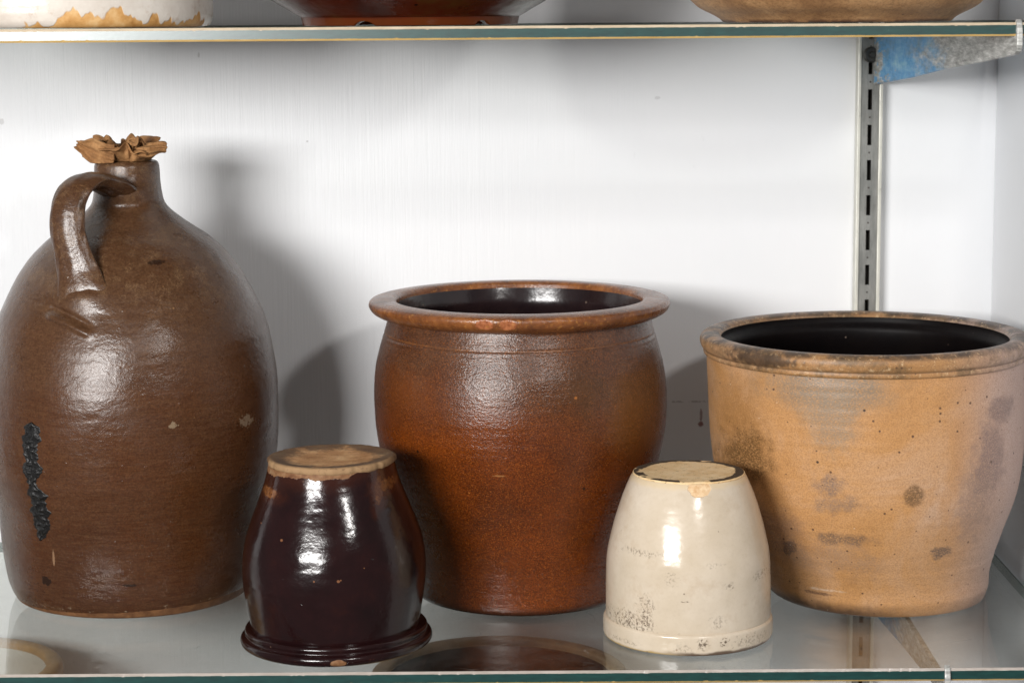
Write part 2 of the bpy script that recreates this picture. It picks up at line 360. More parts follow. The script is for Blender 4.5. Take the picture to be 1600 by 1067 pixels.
def mat_white_crock():
    M = Mat("white_drip_glaze")
    c = M.ramp(M.noise(14, 5, 0.7), [(0.3, srgb(188, 176, 164)), (0.6, srgb(214, 206, 196)), (0.8, srgb(228, 222, 214))])
    c = M.mix(M.math('MULTIPLY', M.rng(M.noise(60, 6, 0.8), 0.55, 0.68), 0.35), c, srgb(168, 134, 108))
    c = M.mix(M.math('MULTIPLY', M.speck(140, 0.12, 0.15), 0.7), c, srgb(90, 70, 58))
    e = M.math('ADD', 0.007, M.math('MULTIPLY', M.math('SUBTRACT', M.noise(22, 4, 0.6, M.scale(1, 1, 0.25)), 0.5), 0.085))
    bare = M.rng(M.math('SUBTRACT', M.z, e), 0.0012, -0.0006)
    clay = M.ramp(M.noise(55, 5, 0.7), [(0.3, srgb(166, 116, 56)), (0.5, srgb(196, 148, 88)), (0.7, srgb(218, 182, 130))])
    c = M.mix(bare, c, clay)
    M.bsdf(c, M.math('ADD', 0.22, M.math('MULTIPLY', bare, 0.4)), M.bump(M.math('SUBTRACT', M.noise(120, 4), bare), 0.4, 0.0008))
    return M.m

def mat_bowl():
    M = Mat("russet_lustre_glaze")
    c = M.ramp(M.noise(13, 5, 0.65), [(0.32, srgb(66, 22, 14)), (0.5, srgb(98, 34, 18)), (0.66, srgb(96, 58, 26)), (0.8, srgb(132, 62, 26))])
    c = M.mix(M.rng(M.z, 0.007, 0.004, 0, 0.7), c, srgb(120, 52, 18))
    c = M.mix(M.math('MULTIPLY', M.speck(110, 0.12, 0.15), 0.8), c, srgb(206, 160, 110))
    c = M.mix(M.math('MULTIPLY', M.speck(120, 0.2, 0.08, 3.0), 0.8), c, srgb(26, 14, 12))
    c = M.mix(1.0, c, (.46, .56, .52, 1), 'MULTIPLY')
    M.bsdf(c, 0.2, M.bump(M.noise(90, 3), 0.4, 0.001), spec=0.2)
    return M.m

def mat_rough_tan():
    M = Mat("pitted_tan_stoneware")
    c = M.ramp(M.noise(22, 6, 0.7), [(0.3, srgb(128, 92, 60)), (0.5, srgb(164, 124, 84)), (0.7, srgb(196, 156, 112))])
    c = M.mix(M.rng(M.noise(420, 5, 0.8), 0.45, 0.62, 0, 0.5), c, srgb(92, 62, 38))
    c = M.mix(M.math('MULTIPLY', M.speck(170, 0.22, 0.22), 0.8), c, srgb(60, 42, 30))
    ft = M.math('MULTIPLY', M.rng(M.z, 0.0035, 0.001), M.rng(M.noise(40, 4), 0.4, 0.55))
    c = M.mix(M.math('MULTIPLY', ft, 0.8), c, srgb(60, 34, 28))
    M.bsdf(c, 0.55, M.bump(M.noise(500, 4, 0.7), 0.5, 0.001), spec=0.4)
    return M.m

def mat_wall(name="white_painted_wall", side=False):
    M = Mat(name)
    c = M.ramp(M.noise(3, 4, 0.6), [(0.3, srgb(229, 231, 234)), (0.7, srgb(235, 236, 238))])
    c = M.mix(M.math('MULTIPLY', M.rng(M.noise(26, 5, 0.8, M.scale(1, 1, 0.3)), 0.66, 0.74), 0.12), c, srgb(170, 168, 166))
    v = M.noise(1, 4, 0.7, M.scale(520, 520, 16))
    v2 = M.noise(1, 3, 0.6, M.scale(150, 150, 5))
    h = M.math('ADD', M.math('MULTIPLY', v, 0.55), M.math('MULTIPLY', v2, 0.6))
    if not side:
        # brushed finish is stronger on the left half
        amt = M.rng(M.x, 0.15, -0.20, 0.40, 1.5)
        h = M.math('MULTIPLY', h, amt)
        # pencil line and small red mark low on the wall, beside the tan pot
        ln = M.rng(M.math('ABSOLUTE', M.math('SUBTRACT', M.z, 0.127)), .0011, .0004)
        ln = M.math('MULTIPLY', ln, M.rng(M.noise(120, 3, .7), 0.44, 0.54))
        ln = M.math('MULTIPLY', ln, M.math('MULTIPLY', M.math('GREATER_THAN', M.x, 0.06), M.math('LESS_THAN', M.x, 0.30)))
        c = M.mix(M.math('MULTIPLY', ln, 0.45), c, srgb(110, 104, 102))
        def mark(cx, cz, rx, rz, col, a, k):
            nonlocal c
            dx = M.math('DIVIDE', M.math('SUBTRACT', M.x, cx), rx); dz = M.math('DIVIDE', M.math('SUBTRACT', M.z, cz), rz)
            d = M.math('SQRT', M.math('ADD', M.math('MULTIPLY', dx, dx), M.math('MULTIPLY', dz, dz)))
            d = M.math('ADD', d, M.math('MULTIPLY', M.math('SUBTRACT', M.noise(300, 3, .6, M.scale(1, 1, 1, (k, 0, 0))), .5), 1.4))
            c = M.mix(M.math('MULTIPLY', M.rng(d, 1.2, 0.7), a), c, col)
        mark(0.1765, 0.1135, .0013, .0060, srgb(120, 50, 46), .6, 1)
        mark(0.1765, 0.1055, .0026, .0026, srgb(120, 44, 40), .8, 2)
        mark(-.2845, 0.4515, .0010, .0026, srgb(150, 148, 146), .4, 3)
        mark(-.467, 0.392, .0022, .0030, srgb(170, 168, 166), .4, 4)
        mark(0.135, 0.4095, .0026, .0014, srgb(170, 168, 168), .35, 5)
        mark(-.187, 0.372, .0012, .0012, srgb(150, 148, 148), .5, 6)
    M.bsdf(c, 0.5, M.bump(h, 0.5, 0.0009), spec=0.4)
    return M.m

def mat_glass():
    M = Mat("shelf_glass")
    geo = M.n('ShaderNodeNewGeometry')
    ior = M.math('ADD', 1.5, M.math('MULTIPLY', geo.outputs['Backfacing'], 0.6667 - 1.5))
    fr = M.n('ShaderNodeFresnel'); M.l(ior, fr.inputs['IOR'])
    tr = M.n('ShaderNodeBsdfTransparent'); tr.inputs[0].default_value = (0.935, 0.948, 0.936, 1)
    gl = M.n('ShaderNodeBsdfGlossy'); gl.inputs['Roughness'].default_value = 0.03
    gl.inputs['Color'].default_value = (1, 1, 0.98, 1)
    mx = M.n('ShaderNodeMixShader'); M.l(M.math('MINIMUM', M.math('MULTIPLY', fr.outputs[0], 0.9), 0.22), mx.inputs[0])
    M.l(tr.outputs[0], mx.inputs[1]); M.l(gl.outputs[0], mx.inputs[2])
    # dust, hair scratches and crumbs lying on the top face
    df = M.n('ShaderNodeBsdfDiffuse'); df.inputs['Color'].default_value = (0.62, 0.6, 0.57, 1)
    dust = M.rng(M.noise(35, 6, 0.75), 0.35, 0.8, 0.004, 0.045)
    w = M.noise(6, 2, 0.5, M.scale(1, 1, 1, (3, 1, 0)), 1.2)
    scr = M.rng(M.math('ABSOLUTE', M.math('SUBTRACT', w, 0.5)), 0.0014, 0.0005)
    scr = M.math('MULTIPLY', scr, M.rng(M.noise(25, 3), 0.55, 0.62))
    cr = M.speck(95, 0.09, 0.10)
    f = M.math('MAXIMUM', dust, M.math('MAXIMUM', M.math('MULTIPLY', scr, 0.3), M.math('MULTIPLY', cr, 0.7)))
    sepn = M.n('ShaderNodeSeparateXYZ'); M.l(geo.outputs['True Normal'], sepn.inputs[0])
    up = M.math('GREATER_THAN', M.math('ABSOLUTE', sepn.outputs[2]), 0.5)
    f = M.math('MULTIPLY', f, up)
    m2 = M.n('ShaderNodeMixShader'); M.l(f, m2.inputs[0])
    M.l(mx.outputs[0], m2.inputs[1]); M.l(df.outputs[0], m2.inputs[2])
    M.l(m2.outputs[0], M.out.inputs[0])
    return M.m

def mat_edge(name, col, col2, rough, spec=0.7, bumpy=0.25):
    M = Mat(name)
    n = M.noise(1, 5, 0.7, M.scale(70, 400, 400))
    c = M.ramp(n, [(0.3, col), (0.7, col2)])
    nick = M.rng(M.noise(1, 5, 0.8, M.scale(220, 500, 500)), 0.63, 0.72)
    c = M.mix(M.math('MULTIPLY', nick, 0.35), c, srgb(190, 205, 200))
    M.bsdf(c, rough, M.bump(M.noise(1, 4, 0.6, M.scale(260, 300, 300)), bumpy, 0.0006), spec=spec)
    return M.m

def mat_metal(name, a, b, rough=0.38, metallic=0.85, scratch=True):
    M = Mat(name)
    n = M.noise(1, 5, 0.75, M.scale(160, 160, 26))
    c = M.ramp(n, [(0.3, a), (0.7, b)])
    c = M.mix(M.math('MULTIPLY', M.rng(M.noise(90, 5, 0.8), 0.60, 0.72), 0.5), c, srgb(70, 62, 54))
    M.bsdf(c, M.rng(M.noise(60, 4), 0.3, 0.7, rough - 0.08, rough + 0.1), M.bump(M.noise(400, 4, .7), 0.25, 0.0004), metallic=metallic)
    return M.m

def mat_bracket():
    """zinc plated, blue tint towards the wall; object x runs from the wall (0) to the front (0.42)"""
    M = Mat("zinc_plate_blue_tint")
    g = M.noise(240, 6, 0.8, M.scale(.22, .22, 1))
    c = M.ramp(g, [(0.34, srgb(120, 120, 116)), (0.5, srgb(172, 172, 168)), (0.64, srgb(214, 214, 210))])
    pos = M.math('ADD', M.x, M.math('MULTIPLY', M.math('SUBTRACT', M.noise(40, 6, 0.75, M.scale(.3, .3, 1)), 0.5), 0.42))
    blue = M.ramp(M.noise(50, 5, 0.7, M.scale(.3, .3, 1, (1, 0, 2))), [(0.3, srgb(96, 126, 136)), (0.5, srgb(38, 146, 206)), (0.7, srgb(140, 196, 214))])
    m = M.math('MULTIPLY', M.rng(pos, 0.24, 0.13), M.rng(pos, 0.0, 0.03))
    c = M.mix(M.math('MULTIPLY', m, 0.85), c, blue)
    c = M.mix(M.math('MULTIPLY', M.rng(M.noise(90, 5, 0.8, M.scale(.3, .3, 1)), 0.64, 0.70), 0.6), c, srgb(120, 98, 80))
    M.bsdf(c, M.rng(M.noise(200, 4), 0.3, 0.7, 0.38, 0.6), M.bump(g, 0.35, 0.0005), metallic=0.2)
    return M.m

def mat_leather():
    M = Mat("crumpled_tan_leather")
    c = M.ramp(M.noise(60, 5, 0.7), [(0.3, srgb(116, 80, 50)), (0.5, srgb(158, 114, 72)), (0.7, srgb(186, 142, 96))])
    c = M.mix(M.rng(M.noise(500, 4, .7), .5, .7, 0, .35), c, srgb(84, 56, 36))
    geo = M.n('ShaderNodeNewGeometry')
    M.bsdf(c, 0.7, M.bump(M.math('ADD', M.noise(380, 5, 0.7), M.noise(120, 3)), 0.9, 0.0016), spec=0.25)
    return M.m

def mat_plain(name, col, rough=0.6, bumpy=0.3, scale=300, metallic=0.0):
    M = Mat(name)
    dk = tuple(v * 0.6 for v in col[:3]) + (1,)
    c = M.ramp(M.noise(scale / 3, 4), [(0.3, dk), (0.65, col)])
    M.bsdf(c, rough, M.bump(M.noise(scale, 4), bumpy, 0.001), metallic=metallic)
    return M.m

# ------------------------------------------------------------------ object helpers
def tag(o, label=None, cat=None, group=None, kind=None):
    for k, v in (('label', label), ('category', cat), ('group', group), ('kind', kind)):
        if v: o[k] = v
    return o
def thing(name, loc, label, cat, group=None, rz=0.0):
    o = bpy.data.objects.new(name, None); COL.objects.link(o)
    o.empty_display_size = 0.02; o.location = loc; o.rotation_euler = (0, 0, rz)
    return tag(o, label, cat, group)
def mesh_obj(name, verts, faces, mats, parent=None, smooth=True, fm=None, autosmooth=None):
    me = bpy.data.meshes.new(name)
    me.from_pydata([tuple(map(float, v)) for v in verts], [], [tuple(map(int, f)) for f in faces])
    for m in (mats if isinstance(mats, list) else [mats]): me.materials.append(m)
    me.polygons.foreach_set('use_smooth', [smooth] * len(me.polygons))
    if fm: me.polygons.foreach_set('material_index', fm)
    me.update()
    o = bpy.data.objects.new(name, me); COL.objects.link(o)
    if parent: o.parent = parent
    return o
def bm_obj(name, bm, mats, parent=None, smooth=False):
    me = bpy.data.meshes.new(name)
    bmesh.ops.recalc_face_normals(bm, faces=bm.faces)
    bm.to_mesh(me); bm.free()
    for m in (mats if isinstance(mats, list) else [mats]): me.materials.append(m)
    me.polygons.foreach_set('use_smooth', [smooth] * len(me.polygons))
    o = bpy.data.objects.new(name, me); COL.objects.link(o)
    if parent: o.parent = parent
    return o
def box(bm, x0, x1, y0, y1, z0, z1):
    vs = [bm.verts.new(p) for p in ((x0, y0, z0), (x1, y0, z0), (x1, y1, z0), (x0, y1, z0), (x0, y0, z1), (x1, y0, z1), (x1, y1, z1), (x0, y1, z1))]
    for f in ((0, 3, 2, 1), (4, 5, 6, 7), (0, 1, 5, 4), (1, 2, 6, 5), (2, 3, 7, 6), (3, 0, 4, 7)):
        bm.faces.new([vs[i] for i in f])
    return vs
def bevelled(bm, w=0.001, seg=2):
    bmesh.ops.bevel(bm, geom=bm.edges[:], offset=w, segments=seg, affect='EDGES', profile=0.5)

def spline(pts, step):
    """Catmull-Rom through pts, resampled every `step`"""
    P = np.array(pts, float)
    if len(P) == 2:
        n = max(2, int(np.linalg.norm(P[1] - P[0]) / step) + 1)
        return P[0] + (P[1] - P[0]) * np.linspace(0, 1, n)[:, None]
    Q = np.vstack([2 * P[0] - P[1], P, 2 * P[-1] - P[-2]])
    out = []
    for i in range(1, len(Q) - 2):
        p0, p1, p2, p3 = Q[i - 1:i + 3]
        a = 0.5
        t0 = 0; t1 = t0 + np.linalg.norm(p1 - p0) ** a + 1e-9; t2 = t1 + np.linalg.norm(p2 - p1) ** a + 1e-9; t3 = t2 + np.linalg.norm(p3 - p2) ** a + 1e-9
        t = np.linspace(t1, t2, 24)[:, None]
        A1 = (t1 - t) / (t1 - t0) * p0 + (t - t0) / (t1 - t0) * p1
        A2 = (t2 - t) / (t2 - t1) * p1 + (t - t1) / (t2 - t1) * p2
        A3 = (t3 - t) / (t3 - t2) * p2 + (t - t2) / (t3 - t2) * p3
        B1 = (t2 - t) / (t2 - t0) * A1 + (t - t0) / (t2 - t0) * A2
        B2 = (t3 - t) / (t3 - t1) * A2 + (t - t1) / (t3 - t1) * A3
        C_ = (t2 - t) / (t2 - t1) * B1 + (t - t1) / (t2 - t1) * B2
        out.append(C_[:-1])
    out = np.vstack(out + [P[-1:]])
    d = np.r_[0, np.cumsum(np.linalg.norm(np.diff(out, axis=0), axis=1))]
    n = max(3, int(d[-1] / step) + 1)
    s = np.linspace(0, d[-1], n)
    return np.c_[tuple(np.interp(s, d, out[:, k]) for k in range(P.shape[1]))]

def wobble(seed, ring=0.00012, oval=0.0006, lump=0.0004):
    """hand thrown unevenness: throwing rings, slight oval, soft lumps"""
    g = np.random.default_rng(seed)
    fr = g.uniform(150, 1100, 7); ph = g.uniform(0, 6.28, 7); am = g.uniform(0.4, 1, 7)
    k = g.integers(1, 3, 7); o1, o2 = g.uniform(0, 6.28, 2)
    lf = g.uniform(20, 70, 6); lk = g.integers(2, 6, 6); lp = g.uniform(0, 6.28, 6)
    def f(th, z):
        v = oval * np.cos(2 * th + o1 + z * 9)
        for i in range(7): v = v + ring / 2.2 * am[i] * np.sin(fr[i] * z + ph[i] + 0.8 * np.sin(k[i] * th + ph[i]))
        for i in range(6): v = v + lump / 2.5 * np.sin(lf[i] * z + lp[i]) * np.sin(lk[i] * th + lp[i] * 2)
        return v
    return f

def lathe(name, prof, mat, parent, segs=256, disp=None, off=None, cap_start=False, cap_end=False):
    """prof: (n,2) of radius, height. disp(theta, z)->dr, off(z)->dx"""
    prof = np.asarray(prof, float)
    n = len(prof)
    th = np.linspace(0, 2 * np.pi, segs, endpoint=False)
    TH, RR = np.meshgrid(th, prof[:, 0]); _, ZZ = np.meshgrid(th, prof[:, 1])
    if disp is not None: RR = RR + disp(TH, ZZ) * np.clip(RR / 0.02, 0, 1)
    X = RR * np.sin(TH); Y = -RR * np.cos(TH)
    if off is not None: X = X + off(ZZ)
    v = np.stack([X, Y, ZZ], -1).reshape(-1, 3)
    i = np.arange(n - 1)[:, None] * segs; j = np.arange(segs)[None, :]; j2 = (j + 1) % segs
    f = np.stack([i + j, i + j2, i + segs + j2, i + segs + j], -1).reshape(-1, 4).tolist()
    v = v.tolist()
    if cap_start:
        c = len(v); ox = float(off(prof[0, 1])) if off is not None else 0
        v.append([ox, 0, prof[0, 1]]); f += [[c, (k + 1) % segs, k] for k in range(segs)]
    if cap_end:
        c = len(v); b = (n - 1) * segs; ox = float(off(prof[-1, 1])) if off is not None else 0
        v.append([ox, 0, prof[-1, 1]]); f += [[c, b + k, b + (k + 1) % segs] for k in range(segs)]
    return mesh_obj(name, v, f, mat, parent)

# ------------------------------------------------------------------ the setting
WY = 0.435
m_wall = mat_wall()
bm = bmesh.new(); box(bm, -1.6, 0.55, WY, WY + 0.03, -0.49, 1.05)
tag(bm_obj('wall', bm, m_wall), kind='structure')
bm = bmesh.new(); box(bm, 0.446, 0.47, -0.06, WY - 0.0005, -0.49, 1.05)
tag(bm_obj('side_wall', bm, mat_wall("white_side_wall", True)), kind='structure')
bm = bmesh.new(); box(bm, -1.6, 0.55, -0.06, WY + 0.03, -0.52, -0.4905)
tag(bm_obj('cabinet_floor', bm, mat_plain("grey_cabinet_floor", srgb(88, 88, 86))), kind='structure')

# ------------------------------------------------------------------ glass shelves
m_glass = mat_glass()
m_teal = mat_edge("ground_glass_edge", srgb(8, 44, 42), srgb(18, 66, 62), 0.30, 1.0, 0.03)
m_cream = mat_edge("cream_reflection_chamfer", srgb(176, 158, 132), srgb(206, 190, 166), 0.4)  # reflection along the upper shelf's top bevel, painted in as cream
m_ochre = mat_edge("ochre_reflection_chamfer", srgb(184, 148, 84), srgb(204, 172, 112), 0.4)  # reflected line on the bottom bevels, put into the colour as ochre
m_pink = mat_edge("dull_reflection_chamfer", srgb(150, 140, 130), srgb(178, 168, 160), 0.3)  # lower shelf's top bevel: its reflection is painted pinkish grey
m_green = mat_edge("dark_green_edge", srgb(10, 48, 38), srgb(18, 70, 56), 0.25)
X0, X1, YB, T = -1.1, 0.4365, 0.424, 0.0097
def glass_shelf(z, label, top_mat):
    t = thing('glass_shelf', ((X0 + X1) / 2, 0.2, z), label, 'shelf')
    ox, oy = (X0 + X1) / 2, 0.2
    e = 0.0016
    bm = bmesh.new(); box(bm, X0 + e - ox, X1 - e - ox, e - oy, YB - e - oy, -T, 0)
    bm_obj('glass_panel', bm, m_glass, t)
    g = 0.0001
    def edge(name, mats, chamf=True):
        c, d = 0.0018, 0.0013
        prof = [(e - g, 0), (0.0012, 0), (0, -c), (0, -T + d), (0.0010, -T), (e - g, -T)]
        return prof
    prof = edge('', None)
    N = 900
    xs = np.linspace(X0, X1, N) - ox
    v = []
    for x in xs:
        for (y, zz) in prof:
            # the ground chamfer varies a little in width; the face itself stays flat
            dz = 0.0
            if y == 0: dz = (0.00005 * math.sin(x * 210) + random.uniform(0, 0.00012) + (0.0004 if random.random() < 0.03 else 0)) * (-1 if zz > -T / 2 else 1)
            v.append((x, y - oy, zz + dz))
    f = []; fm = []
    k = len(prof)
    for i in range(N - 1):
        for j, mi in zip(range(k), (1, 1, 0, 2, 2, 0)):
            a, b = i * k + j, i * k + (j + 1) % k
            f.append((a, b, b + k, a + k)); fm.append(mi)
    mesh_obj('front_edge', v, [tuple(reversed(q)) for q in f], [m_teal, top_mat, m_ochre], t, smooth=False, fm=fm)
    bm = bmesh.new(); box(bm, X1 - e + g - ox, X1 - ox, e - oy, YB - e - oy, -T + 0.0003, -0.0003); bm_obj('side_edge', bm, m_green, t)
    bm = bmesh.new(); box(bm, X0 - ox, X1 - ox, YB - e + g - oy, YB - oy, -T + 0.0003, -0.0003); bm_obj('back_edge', bm, m_green, t)
    return t
ZU = 0.4783
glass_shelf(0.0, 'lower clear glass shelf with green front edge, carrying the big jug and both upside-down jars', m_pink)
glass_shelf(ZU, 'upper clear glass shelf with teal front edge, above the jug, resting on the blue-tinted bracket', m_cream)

# ------------------------------------------------------------------ slotted standard and brackets
m_zinc = mat_metal("galvanised_steel", srgb(120, 121, 118), srgb(158, 158, 154), 0.40, 0.45)
m_lip = mat_metal("bright_steel_lip", srgb(196, 196, 186), srgb(226, 224, 214), 0.45, 0.25)
m_dark = mat_plain("painted_recess_shade", srgb(84, 80, 76), 0.8)  # dark colour standing for the shade inside slots and dimples
sx = 0.3278
std = thing('shelf_standard', (sx, WY - 0.0005, -0.3), 'tall slotted metal upright fixed to the wall behind the tan pot', 'shelf standard')
z0, z1 = 0.0, 1.2
pitch, sl, sw, fw = 0.0321, 0.0185, 0.0019, 0.0082
bm = bmesh.new()
rows = [z0]; slots = []
zz = 0.375 + 0.3 - sl / 2 - 20 * pitch
while zz + sl < z1:
    if zz > z0 + 0.003: slots.append((zz, zz + sl))
    zz += pitch
yf = -0.0125
def quadp(x0, x1, a, b):
    box(bm, x0, x1, yf, yf + 0.0016, a, b)
box(bm, -fw, -sw, yf, yf + 0.0016, z0, z1); box(bm, sw, fw, yf, yf + 0.0016, z0, z1)
pz = z0
for a, b in slots:
    box(bm, -sw, sw, yf, yf + 0.0016, pz, a); pz = b
box(bm, -sw, sw, yf, yf + 0.0016, pz, z1)
bmesh.ops.remove_doubles(bm, verts=bm.verts, dist=1e-6)
bm_obj('face_plate', bm, m_zinc, std)
for s in (-1, 1):
    bm = bmesh.new()
    xa, xb = (fw + 0.0001, fw + 0.0034)
    if s < 0: xa, xb = -xb, -xa
    box(bm, xa, xb, -0.0145, 0.0, z0, z1); bevelled(bm, 0.0008, 2)
    lp = bm_obj('channel_lip', bm, m_lip, std)
bm = bmesh.new(); box(bm, -fw, fw, -0.002, 0.0, z0, z1); bm_obj('slot_shade_sheet', bm, m_dark, std)  # sheet added behind the slots; its dark colour paints their shade
# small punched dimples between the slots, drawn as discs of painted shade
bm = bmesh.new()
bmesh.ops.create_cone(bm, cap_ends=True, segments=10, radius1=0.0009, radius2=0.0009, depth=0.0004, matrix=Matrix.Rotation(R(90), 4, 'X'))
first = None
for a, b in slots:
    if 0.3 < b < 0.8:
        if first is None: o = first = bm_obj('punch_mark', bm, m_dark, std)
        else: o = first.copy(); COL.objects.link(o); o.parent = std
        o.location = (0, yf - 0.0001, b + (pitch - sl) / 2)

m_brk = mat_bracket()
def bracket(px, py, pz, ex, ey, label, name='shelf_bracket'):
    """plate whose local x runs from the standard to the front lip"""
    L = math.hypot(ex - px, ey - py)
    t = thing(name, (px, py, pz), label, 'bracket', 'shelf brackets on the slotted upright', rz=math.atan2(ey - py, ex - px))
    top = [(0.0, 0.0), (L - 0.0065, 0.0), (L - 0.0055, 0.0095), (L - 0.003, 0.0125), (L + 0.0002, 0.0105), (L + 0.0022, 0.004), (L + 0.0024, -0.006), (L + 0.001, -0.0105)]
    bot = [(L - 0.006, -0.0130), (L * 0.80, -0.0195), (L * 0.55, -0.0275), (L * 0.3, -0.0375), (0.02, -0.0455), (0.0, -0.0475)]
    P = top + bot
    bm = bmesh.new(); w = 0.0021
    a = [bm.verts.new((x, -w, z)) for x, z in P]; b = [bm.verts.new((x, w, z)) for x, z in P]
    bm.faces.new(a); bm.faces.new(b[::-1])
    for i in range(len(P)):
        j = (i + 1) % len(P); bm.faces.new((a[i], b[i], b[j], a[j]))
    bmesh.ops.recalc_face_normals(bm, faces=bm.faces)
    bevelled(bm, 0.0007, 2)
    bm_obj('plate', bm, m_brk, t)
    for zc in (-0.008, -0.040):
        bm = bmesh.new(); box(bm, -0.0105, 0.0005, -0.0012, 0.0012, zc - 0.006, zc + 0.006)
        bm_obj('hook', bm, m_zinc, t)
    bm = bmesh.new()
    rx = Matrix.Rotation(math.pi / 2 + 0, 4, 'Y')
    bmesh.ops.create_cone(bm, cap_ends=True, segments=28, radius1=0.0074, radius2=0.0062, depth=0.005, matrix=Matrix.Translation((0.004, -0.0052, -0.0205)) @ rx)
    bmesh.ops.create_cone(bm, cap_ends=True, segments=20, radius1=0.0034, radius2=0.0028, depth=0.003, matrix=Matrix.Translation((0.0078, -0.0052, -0.0205)) @ rx)
    bevelled(bm, 0.0004, 1)
    bm_obj('bolt', bm, mat_plain("blackened_bolt", srgb(52, 52, 50), 0.4, 0.2, 400), t)
    return t
bracket(0.3325, WY - 0.0145, ZU - T - 0.0004, 0.3655, -0.001, 'grey zinc bracket tinted blue near the wall, under the upper shelf')
bracket(0.3285, WY - 0.0145, 0.0 - T - 0.0004, 0.3245, -0.001, 'grey bracket seen through the lower glass shelf, in front of the tan pot')

# ------------------------------------------------------------------ big brown jug
JX, JY = -0.322, 0.248
jug = thing('stoneware_jug', (JX, JY, 0.0004), 'large brown jug with strap handle and black drip down its left side', 'jug')
m_jug = mat_jug(); m_jugh = mat_jug(True)
jp = [(0.0955, 0.0), (0.0985, 0.0012), (0.1008, 0.0050), (0.1045, 0.0141), (0.1078, 0.0332), (0.1117, 0.0692), (0.1164, 0.0899), (0.1216, 0.1120), (0.1238, 0.1330), (0.1243, 0.1576),
      (0.1230, 0.1868), (0.1194, 0.2071), (0.1163, 0.2224), (0.1121, 0.2361), (0.1053, 0.2513), (0.0952, 0.2704), (0.0828, 0.2877),
      (0.0720, 0.2985), (0.0655, 0.3040), (0.0550, 0.3110), (0.0430, 0.3196), (0.0338, 0.3275), (0.0303, 0.3325), (0.0285, 0.3395), (0.0274, 0.3496),
      (0.0270, 0.3600), (0.0266, 0.3643), (0.0250, 0.3668), (0.0222, 0.3674), (0.0200, 0.3655), (0.0192, 0.361), (0.0192, 0.345)]
jprof = spline(jp, 0.0010)
wj = wobble(3, 0.00005, 0.0005, 0.0007)
def jdisp(th, z):
    v = wj(th, z)
    t = (th + np.pi) % (2 * np.pi) - np.pi
    d = np.degrees(t)
    # swelling where the handle is pressed on, above and below
    v = v + 0.0052 * np.exp(-((d + 14) / 13) ** 2 - ((z - 0.2670) / 0.0135) ** 2)
    v = v + 0.0058 * np.exp(-((d + 6) / 36) ** 2 - ((z - 0.3425) / 0.008) ** 2)
    v = v + 0.0018 * np.exp(-((d - 14) / 16) ** 2 - ((z - 0.322) / 0.004) ** 2)
    # thumb mark: groove with a raised lip
    u = (d + 28) / 20.0
    zc = 0.2535 - 0.0125 * u ** 1.3 * (u > 0) if False else 0.2535 - 0.0125 * np.clip(u, 0, 1) ** 1.3
    win = 1 / (1 + np.exp(-(u + 0.02) * 22)) * 1 / (1 + np.exp((u - 1.02) * 22))
    s = z - zc
    v = v + win * (0.0030 * np.exp(-((s + 0.0035) / 0.0032) ** 2) - 0.0026 * np.exp(-((s - 0.0022) / 0.0026) ** 2))
    return v
joff = lambda z: np.interp(z, [0.0, 0.08, 0.2, 0.3, 0.36], [-0.0045, -0.0035, 0.0, 0.0015, 0.001])
lathe('body', jprof, m_jug, jug, 420, jdisp, joff, cap_start=True)

# strap handle, swept along a curve, wide and flattened with thin edges
hp = [(0.0050, -0.0080, 0.3370), (-0.001, -0.0215, 0.3430), (-0.0105, -0.0420, 0.3515), (-0.0205, -0.060, 0.3550), (-0.0290, -0.0725, 0.3485),
      (-0.0335, -0.0800, 0.3340), (-0.0335, -0.0835, 0.3160), (-0.0300, -0.0850, 0.2990), (-0.0260, -0.0872, 0.2840), (-0.0225, -0.0918, 0.2710), (-0.0200, -0.0945, 0.2600), (-0.0180, -0.0955, 0.2490)]
hc = spline(hp, 0.0012); nh = len(hc)
tt = np.linspace(0, 1, nh)
hw = np.interp(tt, [0, 0.12, 0.28, 0.45, 0.7, 0.86, 1], [0.0150, 0.0168, 0.0158, 0.0145, 0.0150, 0.0195, 0.030])
ht = np.interp(tt, [0, 0.12, 0.28, 0.45, 0.7, 0.86, 1], [0.0085, 0.0078, 0.0070, 0.0066, 0.0062, 0.0056, 0.0030])
tan = np.gradient(hc, axis=0); tan /= np.linalg.norm(tan, axis=1)[:, None]
side0 = np.array([math.cos(R(9)), -math.sin(R(9)), 0.05])
V = []; F = []; ns = 40
for i in range(nh):
    s = side0 - tan[i] * (side0 @ tan[i]); s /= np.linalg.norm(s); nrm = np.cross(s, tan[i])
    for j in range(ns):
        a = 2 * math.pi * j / ns
        ca, sa = math.cos(a), math.sin(a)
        w = ca * hw[i]
        h = math.copysign(abs(sa) ** 1.35, sa) * ht[i]
        out_ridge = 0.0007 * math.cos(3 * w / hw[i] * math.pi) * (1 if abs(ca) < 0.93 else 0)
        if nrm @ np.array([-0.3, -0.9, 0.1]) < 0: pass
        h += out_ridge * (1 if h > 0 else -0.3)
        jit = 0.0003 * math.sin(i * 0.31 + j) 
        V.append(hc[i] + s * (w + jit) + nrm * h)
    if i:
        for j in range(ns):
            a, b = (i - 1) * ns + j, (i - 1) * ns + (j + 1) % ns
            F.append((a, b, b + ns, a + ns))
F.append(tuple(range(ns - 1, -1, -1))); F.append(tuple(range((nh - 1) * ns, nh * ns)))
mesh_obj('handle', V, F, m_jugh, jug)

